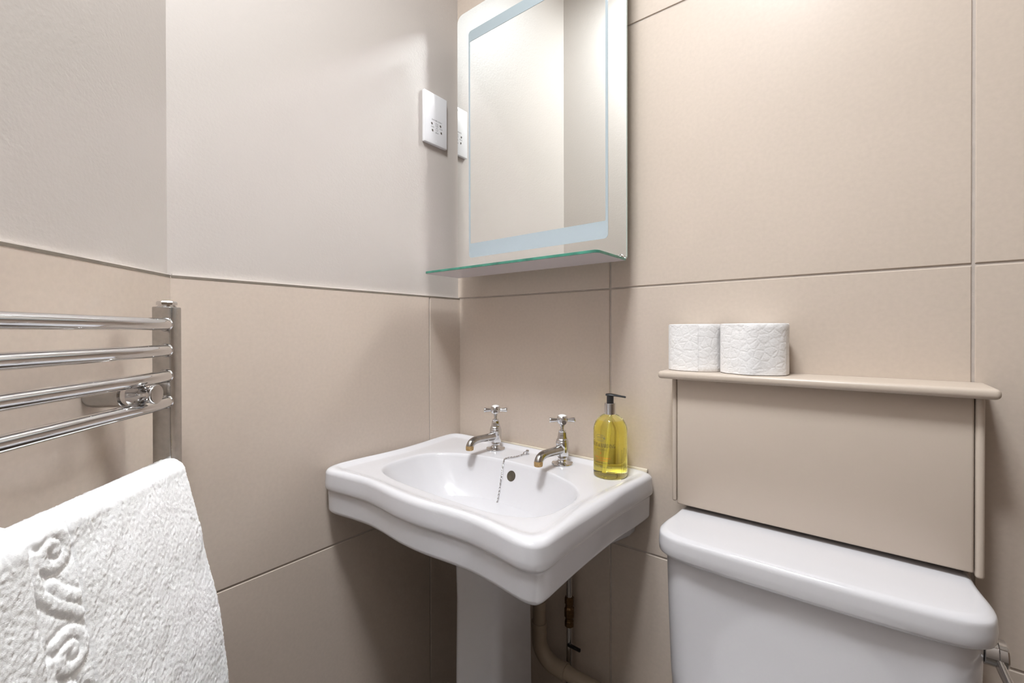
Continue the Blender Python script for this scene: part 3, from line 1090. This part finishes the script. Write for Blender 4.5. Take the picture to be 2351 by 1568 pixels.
# ------------------------------------------------------------------ soap bottle
BC = Vector(on_deck(0.5358, -0.0677)) + Vector((0, 0, 0.0003))
BR, VIEW = 0.0368, math.atan2(-0.9688 + 0.0677, 0.97113 - 0.5358)
root = empty('soap_bottle', BC)
tag(root, 'yellow hand wash bottle with black pump on the basin corner', 'bottle')
g = Geo()
g.lathe([(0.0, 0.0015), (0.026, 0.0015), (0.0335, 0.0), (0.0355, 0.0008), (0.0368, 0.004), (BR, 0.009), (BR, 0.096), (0.0366, 0.1035), (0.0345, 0.1120), (0.0305, 0.1205),
         (0.0250, 0.1275), (0.0185, 0.1325), (0.0140, 0.1345), (0.0125, 0.1352), (0.0122, 0.1370)], 64)
g.obj('bottle_body', M['bottle'], root)
g = Geo()
g.lathe([(0.0126, 0.1352), (0.0126, 0.1585), (0.0120, 0.1592), (0.0078, 0.1595)], 40)
g.obj('pump_collar', M['chrome'], root)
g = Geo()
g.lathe([(0.0076, 0.1592), (0.0076, 0.1760), (0.0078, 0.1770)], 28)
pdir = Vector((math.cos(VIEW + PI / 2 - 0.12), math.sin(VIEW + PI / 2 - 0.12), 0))
perp = Vector((-pdir.y, pdir.x, 0))
rr = []
for q, w, h, zc in ((-0.0100, 0.0030, 0.0012, 0.1772), (-0.0092, 0.0060, 0.0024, 0.1773), (-0.004, 0.0082, 0.0029, 0.1775), (0.004, 0.0084, 0.0029, 0.1774), (0.012, 0.0070, 0.0026, 0.1766),
                    (0.022, 0.0052, 0.0022, 0.1752), (0.0320, 0.0046, 0.0022, 0.1738), (0.0338, 0.0038, 0.0016, 0.1736)):
    c = pdir * q + Vector((0, 0, zc))
    rr.append([c + perp * (w * math.cos(a)) + Vector((0, 0, h * math.sin(a))) for a in [2 * PI * k / 20 for k in range(20)]])
g.rings(rr, True, True, True)
g.obj('pump_head', M['black_plastic'], root)
g = Geo()
g.tube([(0.0, 0.0, 0.1300), (-0.002, -0.001, 0.09), (-0.0095, -0.003, 0.006)], 0.0036, 14)
g.obj('dip_tube', mat('clear_tube', (0.93, 0.88, 0.50), 0.1, trans=0.6, ior=1.4), root)

# printed lettering: flat (u, v) wrapped round the bottle
def wrap(v, r=BR + 0.00025, a0=VIEW):
    return [(r * math.cos(a0 + p[0] / r), r * math.sin(a0 + p[0] / r), p[1]) for p in v]
def bar(x0, y0, x1, y1, w):
    """stroke with horizontal cut ends, subdivided so that it can bend"""
    v, f = [], []
    n = 4
    horizontal = abs(x1 - x0) > 3 * abs(y1 - y0)
    for k in range(n + 1):
        q = k / n
        x, y = x0 + (x1 - x0) * q, y0 + (y1 - y0) * q
        if horizontal:
            v += [(x, y - w / 2), (x, y + w / 2)]
        else:
            v += [(x - w / 2, y), (x + w / 2, y)]
    f = [(2 * k, 2 * k + 1, 2 * k + 3, 2 * k + 2) for k in range(n)]
    return v, f
def arc(cx, cy, rx, ry, a0, a1, thick, thin, n=14):
    """bowl stroke: thick where it runs upright"""
    v = []
    for k in range(n + 1):
        a = a0 + (a1 - a0) * k / n
        w = thin + (thick - thin) * abs(math.cos(a))
        for s in (-0.5, 0.5):
            v.append((cx + (rx + s * w) * math.cos(a), cy + (ry + s * thin * 1.2) * math.sin(a)))
    return v, [(2 * k, 2 * k + 1, 2 * k + 3, 2 * k + 2) for k in range(n)]
TK, TN = 0.17, 0.055
def serif(x, y, w=0.34):
    return bar(x - w / 2, y, x + w / 2, y, 0.05)
D_ = math.radians
GL = {
    'H': (0.98, [bar(0.2, 0, 0.2, 1, TK), bar(0.76, 0, 0.76, 1, TK), bar(0.2, .52, 0.76, .52, TN), serif(.2, .025), serif(.2, .975), serif(.76, .025), serif(.76, .975)]),
    'A': (0.92, [bar(0.12, 0, 0.46, 1, TN), bar(0.46, 1, 0.80, 0, TK), bar(0.24, .34, 0.70, .34, TN), serif(.12, .025, .28), serif(.80, .025)]),
    'R': (0.90, [bar(0.2, 0, 0.2, 1, TK), arc(0.36, .74, .26, .235, -PI / 2, PI / 2, TK, TN), bar(0.2, .975, .38, .975, TN), bar(0.2, .505, .38, .505, TN), bar(.42, .5, .76, 0, TK), serif(.2, .025), serif(.2, .975, .3), serif(.80, .025, .2)]),
    'D': (0.98, [bar(0.2, 0, 0.2, 1, TK), arc(0.36, .5, .42, .475, -PI / 2, PI / 2, TK, TN), bar(0.1, .975, .38, .975, TN), bar(0.1, .025, .38, .025, TN)]),
    'I': (0.42, [bar(0.21, 0, 0.21, 1, TK), serif(.21, .025), serif(.21, .975)]),
    'N': (1.0, [bar(0.18, 0, 0.18, 1, TN), bar(0.82, 0, 0.82, 1, TN), bar(0.16, 1, 0.80, 0, TK), serif(.18, .025, .28), serif(.12, .975, .26), serif(.82, .975, .28)]),
    'G': (0.98, [arc(0.50, .5, .38, .475, D_(55), D_(320), TK, TN), bar(.76, .06, .76, .46, TK), serif(.74, .46, .36), bar(.74, .80, .74, .96, TN)]),
    'B': (0.82, [bar(0.2, 0, 0.2, 1, TK), arc(0.34, .74, .24, .235, -PI / 2, PI / 2, TK, TN), arc(0.36, .265, .28, .24, -PI / 2, PI / 2, TK, TN), bar(.1, .975, .36, .975, TN), bar(.2, .505, .36, .505, TN), bar(.1, .025, .38, .025, TN)]),
    'Y': (0.86, [bar(0.10, 1, 0.43, .45, TK), bar(0.78, 1, 0.43, .45, TN), bar(.43, 0, .43, .47, TK), serif(.12, .975, .3), serif(.78, .975, .26), serif(.43, .025)]),
    'L': (0.76, [bar(0.2, 0, 0.2, 1, TK), bar(.1, .025, .66, .025, TN), bar(.66, 0, .66, .22, TN), serif(.2, .975)]),
    'S': (0.70, [arc(0.34, .745, .22, .23, D_(40), D_(270), TK * .8, TN), arc(0.34, .265, .24, .24, D_(-140), D_(90), TK * .8, TN)]),
}
def serif_word(word, h, x_right, y):
    """lay the word out so that it ends at x_right"""
    cur, items = 0.0, []
    for ch in word:
        if ch == ' ':
            cur += 0.30
            continue
        if ch == '&':
            tv, tf = text_mesh('&', 1.28)
            items.append((tv + np.array((cur, 0)), tf))
            cur += 0.86
            continue
        w, strokes = GL[ch]
        for v, f in strokes:
            items.append((np.array(v) + np.array((cur, 0)), f))
        cur += w
    V, F = [], []
    for v, f in items:
        b = len(V)
        V.extend([((p[0] - cur) * h * 0.66 + x_right, p[1] * h + y) for p in v])
        F.extend([tuple(i + b for i in q) for q in f])
    return V, F
def line_of_text(body, size, xc, y, sp=1.2):
    v, f = text_mesh(body, size, sp)
    v = v - np.array(((v[:, 0].max() + v[:, 0].min()) / 2 - xc, 0))
    v[:, 1] += y
    return [tuple(p) for p in v], f
def printed(name, parts, m, lift=0.0):
    V, F = [], []
    for v, f in parts:
        b = len(V)
        V.extend(wrap([(p[0], p[1] + lift) for p in v]))
        F.extend([tuple(i + b for i in q) for q in f])
    return mesh_obj(name, V, F, m, root, False)
LC = -0.0255                                # centre line of the label, measured from the camera side
vv = serif_word('BAYLIS & HARDING', 0.0078, 0.0105, 0.0590)
parts = [vv, line_of_text('ENGLAND', 0.0034, LC + 0.006, 0.0525, 1.7), line_of_text('LUXURY HAND WASH', 0.0036, LC + 0.006, 0.0150, 1.35),
         ]
x = LC - 0.010                              # a row of print too small to read
while x < LC + 0.024:
    parts.append(bar(x, 0.0245, x + 0.0016, 0.0245, 0.0011))
    x += 0.0027 if int((x + 1) * 1000) % 5 else 0.0042
printed('label_lettering', parts, M['print'], 0.0095)
# crest ornament over the name: interlaced flat loops
def loop_line(cx, cy, rx, ry, w, tilt=0.0, n=28):
    v = []
    for k in range(n + 1):
        a = 2 * PI * k / n
        for s in (-0.5, 0.5):
            x, y = (rx + s * w) * math.cos(a), (ry + s * w) * math.sin(a)
            v.append((cx + x * math.cos(tilt) - y * math.sin(tilt), cy + x * math.sin(tilt) + y * math.cos(tilt)))
    return v, [(2 * k, 2 * k + 1, 2 * k + 3, 2 * k + 2) for k in range(n)]
parts = [loop_line(LC + 0.001, 0.0820, 0.0085, 0.0030, 0.0007), loop_line(LC + 0.009, 0.0825, 0.0050, 0.0022, 0.0007, -0.2),
         loop_line(LC + 0.003, 0.0785, 0.0100, 0.0020, 0.0006, 0.08), bar(LC - 0.006, 0.0735, LC + 0.012, 0.0735, 0.0006), bar(LC - 0.004, 0.0716, LC + 0.010, 0.0716, 0.0005),
         loop_line(LC + 0.0125, 0.0780, 0.0014, 0.0012, 0.0016)]
printed('crest_print', parts, M['print_grey'], 0.0095)
parts = [line_of_text('SWEET MANDARIN', 0.0042, LC + 0.006, 0.0345, 1.15), line_of_text('& GRAPEFRUIT', 0.0042, LC + 0.006, 0.0290, 1.15), loop_line(LC + 0.004, 0.0455, 0.0007, 0.0010, 0.0009)]
printed('orange_lettering', parts, M['print_orange'], 0.0095)
# small print on the side of the bottle: upright rows of tiny dashes
parts = []
rl_ = random.Random(3)
for k, x in enumerate((0.0265, 0.0300, 0.0325, 0.0350, 0.0378, 0.0410)):
    y = 0.0085 + 0.001 * (k % 2)
    top = (0.0640, 0.0560, 0.0660, 0.0655, 0.0500, 0.0640)[k]
    while y < top:
        ln = rl_.uniform(0.0012, 0.0034)
        parts.append(bar(x, y, x, y + ln, 0.0009))
        y += ln + rl_.uniform(0.0004, 0.0009)
printed('small_print', parts, M['print_grey'])

# ------------------------------------------------------------------ boxed-in panel behind the toilet
root = empty('pipe_boxing', (0.893, -0.0004, 0.76))
tag(root, 'beige painted boxing with top shelf behind the toilet cistern', 'boxing')
PX = Vector((0.893, -0.0004, 0.76))
def bx(name, lo, hi, m, bev, seg=3):
    bm = bmesh.new()
    add_box(bm, lo, hi, bev, seg)
    for v in bm.verts:
        v.co -= PX
    return bm_obj(name, bm, m, root)
bx('front_panel', (0.6840, -0.0760, 0.7625), (1.0975, -0.0560, 1.0130), M['box_paint'], 0.003)
bx('side_board', (0.6735, -0.0755, 0.7660), (0.6828, -0.0006, 1.0130), M['box_paint'], 0.0042, 4)
bx('side_board', (1.0985, -0.0755, 0.7560), (1.1085, -0.0006, 1.0130), M['box_paint'], 0.0042, 4)
bm = bmesh.new()
vs_ = add_box(bm, (0.653, -0.100, 1.0125), (1.1205, -0.0006, 1.0275), 0.0)
ed = [e for e in bm.edges if (e.verts[0].co.y < -0.09 and e.verts[1].co.y < -0.09) or (abs(e.verts[0].co.x - e.verts[1].co.x) < 1e-6)]
bmesh.ops.bevel(bm, geom=ed, offset=0.0062, segments=4, affect='EDGES', profile=0.5)
for v in bm.verts:
    v.co -= PX
bm_obj('top_shelf', bm, M['box_paint'], root)

# ------------------------------------------------------------------ toilet paper
def toilet_roll(cx, cy, a, b, ex, bump_a, bump_w, bump_h, seam, label):
    z0, h = 1.0278, 0.0925
    root = empty('toilet_roll', (cx, cy, z0))
    tag(root, label, 'toilet roll', 'toilet rolls on the boxing')
    n = 120
    def ol(k):
        pts = []
        for i in range(n):
            th = 2 * PI * i / n
            c, s = math.cos(th), math.sin(th)
            r = (abs(c) ** ex + abs(s) ** ex) ** (-1 / ex)
            dth = (th - bump_a + PI) % (2 * PI) - PI
            r *= 1 + bump_h * math.exp(-(dth / bump_w) ** 2)
            pts.append((a * k * r * c, b * k * r * s))
        return np.array(pts)
    o_ = ol(1.0)
    rr = []
    def wob(z):
        return [(p[0] * (1 + 0.006 * mnoise.noise(Vector((p[0] * 40, p[1] * 40, z * 30)))), p[1] * (1 + 0.006 * mnoise.noise(Vector((p[0] * 40, p[1] * 40, z * 30)))), z +
                 (0.0012 * mnoise.noise(Vector((p[0] * 30, p[1] * 30, 2 + z))) if z > 0.04 else 0)) for p in o_]
    core = [(0.019 * math.cos(2 * PI * i / n), 0.016 * math.sin(2 * PI * i / n)) for i in range(n)]
    rr.append([(p[0], p[1], 0.0005) for p in core])
    rr.append([(p[0] * 0.97, p[1] * 0.97, 0.0) for p in o_])
    for z in np.linspace(0.002, h - 0.002, 14):
        rr.append(wob(z))
    rr.append([(p[0] * 0.975, p[1] * 0.975, h) for p in o_])
    rr.append([(p[0], p[1], h - 0.001) for p in core])
    rr.append([(p[0], p[1], 0.0005) for p in core])
    g = Geo()
    g.rings(rr)
    g.obj('paper_roll', M['tissue'], root, True, 1.0)
    g = Geo()
    g.rings([[(p[0] * 0.995, p[1] * 0.995, 0.0008) for p in core], [(p[0] * 0.995, p[1] * 0.995, h - 0.0015) for p in core], [(p[0] * 0.92, p[1] * 0.92, h - 0.0015) for p in core], [(p[0] * 0.92, p[1] * 0.92, 0.0008) for p in core], [(p[0] * 0.995, p[1] * 0.995, 0.0008) for p in core]])
    g.obj('card_core', M['card'], root)
    # outermost sheet, its loose end showing as an upright edge
    i0, i1, notch = seam
    idx = [k % n for k in range(i0, i1)]
    g = Geo()
    r0, r1 = [], []
    top = []
    rows = np.linspace(0.0012, h - 0.0012, 12)
    grid = []
    for q, z in enumerate(rows):
        row = []
        for j, k in enumerate(idx):
            p = o_[k]
            tail = max(0, j - (len(idx) - 8)) / 8.0
            off = 1.013 + 0.012 * tail
            zz = z
            if notch:
                zz = min(z, h - 0.0012 - 0.034 * max(0, (j - len(idx) * 0.45) / (len(idx) * 0.55)))
            row.append((p[0] * off, p[1] * off, zz))
        grid.append(row)
    inner = [[(x * 0.9935, y * 0.9935, z) for x, y, z in row] for row in grid]
    g.rings(grid, False)
    g.rings(inner, False)
    g.rings([grid[0], inner[0]], False)
    g.rings([grid[-1], inner[-1]], False)
    for e in (0, -1):
        g.rings([[r[e] for r in grid], [r[e] for r in inner]], False)
    g.obj('loose_sheet', M['tissue'], root, True, 0.8)
toilet_roll(0.7085, -0.0405, 0.0500, 0.0375, 2.3, -1.0, 0.5, 0.03, (62, 97, False),
            'white toilet roll with an upright sheet edge, left of the pair on the shelf')
toilet_roll(0.8150, -0.0455, 0.0560, 0.0430, 2.3, -1.55, 0.33, 0.16, (66, 113, True),
            'wider squashed white toilet roll, right of the pair on the shelf')

# ------------------------------------------------------------------ toilet: cistern, lid, lever, pan
CX = 0.8935
root = empty('toilet', (CX, -0.12, 0.0), 0.016)
tag(root, 'white ceramic toilet cistern with rounded lid and chrome side lever', 'toilet')
TB = Vector((CX, -0.12, 0.0))
def sym_outline(half_pts, n=200):
    c = [(-u, y) for u, y in half_pts] + [(u, y) for u, y in half_pts[::-1]]
    return resample(catmull(c, 12), n)
lid = sym_outline([(0.10, -0.018), (0.188, -0.018), (0.2010, -0.022), (0.2055, -0.034), (0.2065, -0.055), (0.2070, -0.080), (0.2095, -0.105), (0.2130, -0.130), (0.2140, -0.148),
                   (0.2125, -0.163), (0.2060, -0.180), (0.1930, -0.1920), (0.172, -0.1995), (0.13, -0.2035), (0.05, -0.2055)])
LR = []
def lring(off, z):
    pl = inset_smooth(lid, off) if off > 0.002 else inset_poly(lid, off)
    LR.append([(p[0], p[1] + 0.12, z) for p in pl])
for k_, z_ in ((0.10, 0.7537), (0.35, 0.7536), (0.55, 0.7533)):
    LR.append([(p[0] * k_, (p[1] + 0.115) * k_ + 0.005, z_) for p in lid])
lring(0.026, 0.7526)
for k in range(0, 9):
    a = PI / 2 * k / 8
    lring(0.0105 * (1 - math.sin(a)), 0.7522 - 0.0115 * (1 - math.cos(a)))
lring(-0.0008, 0.730)
for k in range(1, 8):
    a = PI / 2 * k / 7
    lring(-0.0008 + 0.017 * (1 - math.cos(a)), 0.7205 - 0.0135 * math.sin(a))
lring(0.05, 0.7072)
g = Geo()
g.rings(LR, True, True, True)
g.obj('cistern_lid', M['ceramic'], root, True, 0.9)
def body_outline(hw, yf, r, k=10):
    return rrect(-hw, hw, yf + 0.12, -0.012 + 0.12, [r, 0.012, 0.012, r], k)
g = Geo()
rr = []
for z, hw, yf in ((0.7082, 0.2035, -0.1880), (0.68, 0.2030, -0.1877), (0.60, 0.2010, -0.1865), (0.50, 0.1980, -0.184), (0.43, 0.1930, -0.184), (0.405, 0.184, -0.176), (0.398, 0.165, -0.165)):
    rr.append([(p[0], p[1], z) for p in body_outline(hw, yf, 0.046)])
g.rings(rr, True, True, True)
g.obj('cistern_tank', M['ceramic'], root, True, 0.9)
# side lever
g = Geo()
lx, ly, lz = 0.2022, -0.130 + 0.12, 0.6860
g.lathe([(0.0150, 0), (0.0150, 0.004)], 32, align((lx - 0.002, ly, lz), (1, 0, 0)))
lv = g.obj('flush_lever', M['black_plastic'], root)
lv['label'] = 'chrome flush lever on the side'
g = Geo()
g.lathe([(0.0165, 0.0020), (0.0176, 0.0028), (0.0176, 0.0145), (0.0171, 0.0150)], 40, align((lx, ly, lz), (1, 0, 0)))
g.lathe([(0.0171, 0.0152), (0.0176, 0.0158), (0.0174, 0.0225), (0.0160, 0.0242), (0.0, 0.0246)], 40, align((lx, ly, lz), (1, 0, 0)))
g.obj('lever_boss', M['chrome'], lv)
rr = []
for q, w, th, dx in ((0.006, 0.0085, 0.0035, 0.0140), (0.020, 0.0080, 0.0036, 0.0165), (0.040, 0.0076, 0.0034, 0.0205), (0.070, 0.0080, 0.0032, 0.0225), (0.085, 0.0060, 0.0026, 0.0230)):
    dirv = Vector((0, -0.86, -0.51))
    up_ = Vector((0, -0.51, 0.86))
    c = Vector((lx + dx, ly, lz)) + dirv * q
    o4 = rrect(-w, w, -th, th, min(w, th) * 0.6, 3)
    rr.append([c + up_ * p[0] + Vector((1, 0, 0)) * p[1] for p in o4])
g = Geo()
g.rings(rr, True, True, True)
g.obj('lever_arm', M['chrome'], lv)
# pan and seat below the picture's lower edge
def egg(hw, yb, yf, n=64):
    out = []
    for i in range(n):
        a = 2 * PI * i / n
        yy = math.sin(a)
        cy = (yb + yf) / 2
        out.append((hw * math.cos(a) * (1 - 0.10 * (yy < 0) * abs(yy)), cy + (yb - yf) / 2 * yy + 0.12))
    return out
g = Geo()
rr = []
for z, hw, yb, yf in ((0.0, 0.115, -0.10, -0.48), (0.06, 0.105, -0.10, -0.47), (0.20, 0.115, -0.08, -0.50), (0.30, 0.150, -0.05, -0.58), (0.37, 0.175, -0.03, -0.64), (0.395, 0.178, -0.03, -0.645), (0.398, 0.165, -0.04, -0.63)):
    rr.append([(p[0], p[1], z) for p in egg(hw, yb, yf)])
rr.append([(p[0], p[1], 0.392) for p in egg(0.125, -0.25, -0.60)])
rr.append([(p[0], p[1], 0.25) for p in egg(0.08, -0.28, -0.52)])
g.rings(rr, True, True, True)
g.obj('toilet_pan', M['ceramic'], root, True, 0.9)
g = Geo()
rr = []
for z, k in ((0.4005, 0.97), (0.403, 1.0), (0.418, 1.0), (0.424, 0.96)):
    rr.append([(p[0] * k, (p[1] + 0.30) * k - 0.30, z) for p in egg(0.182, -0.225, -0.648)])
g.rings(rr, True, True, True)
g.obj('seat_lid', M['seat'], root, True, 0.9)

# ------------------------------------------------------------------ pipes under the basin
root = empty('waste_pipe', (0.338, -0.060, 0.30))
tag(root, 'beige plastic waste pipe bending to the right under the basin', 'pipe')
WP = Vector((0.338, -0.060, 0.30))
q = lambda x, y, z: tuple(Vector((x, y, z)) - WP)
g = Geo()
g.tube([q(0.338, -0.060, 0.6380), q(0.338, -0.060, 0.345)], 0.0165, 28)
g.obj('vertical_pipe', M['pvc'], root)
el = []
for k in range(13):
    a = PI / 2 * k / 12
    el.append(q(0.338 + 0.050 * (1 - math.cos(a)), -0.060 + 0.002 * k / 12, 0.335 - 0.050 * math.sin(a)))
g = Geo()
g.tube([q(0.338, -0.060, 0.372)] + el + [q(0.412, -0.058, 0.285)], 0.0190, 28)
g.obj('elbow', M['pvc'], root)
g = Geo()
g.tube([q(0.400, -0.058, 0.285), q(0.672, -0.056, 0.280)], 0.0165, 28)
g.obj('horizontal_pipe', M['pvc'], root)
for a, b in ((q(0.338, -0.060, 0.366), q(0.338, -0.060, 0.378)), (q(0.404, -0.058, 0.285), q(0.416, -0.058, 0.285)), (q(0.338, -0.060, 0.425), q(0.338, -0.060, 0.432))):
    g = Geo()
    g.tube([a, b], 0.0202 if a[2] < 0.1 else 0.0180, 28)
    g.obj('collar', M['pvc'], root)
root = empty('supply_pipe', (0.405, -0.026, 0.0))
tag(root, 'thin upright metal supply pipe with isolating valve behind the pedestal', 'pipe')
q = lambda x, y, z: (x - 0.405, y + 0.026, z)
g = Geo()
g.tube([q(0.405, -0.026, 0.0), q(0.405, -0.026, 0.638)], 0.0075, 20)
g.obj('riser', M['chrome'], root)
g = Geo()
mt = Matrix.Translation(q(0.405, -0.026, 0.375))
g.lathe([(0.0085, 0), (0.0115, 0.002), (0.0115, 0.014), (0.0098, 0.016), (0.0098, 0.022), (0.0122, 0.026), (0.0122, 0.046), (0.0098, 0.050), (0.0098, 0.056), (0.0115, 0.058), (0.0115, 0.072), (0.0085, 0.075)], 8, mt)
o = g.obj('valve', M['brass'], root, True, 0.3)
bm = bmesh.new()
add_box(bm, q(0.405, -0.036, 0.330), q(0.440, -0.030, 0.337), 0.001)
bm_obj('valve_lever', bm, M['black_plastic'], root)
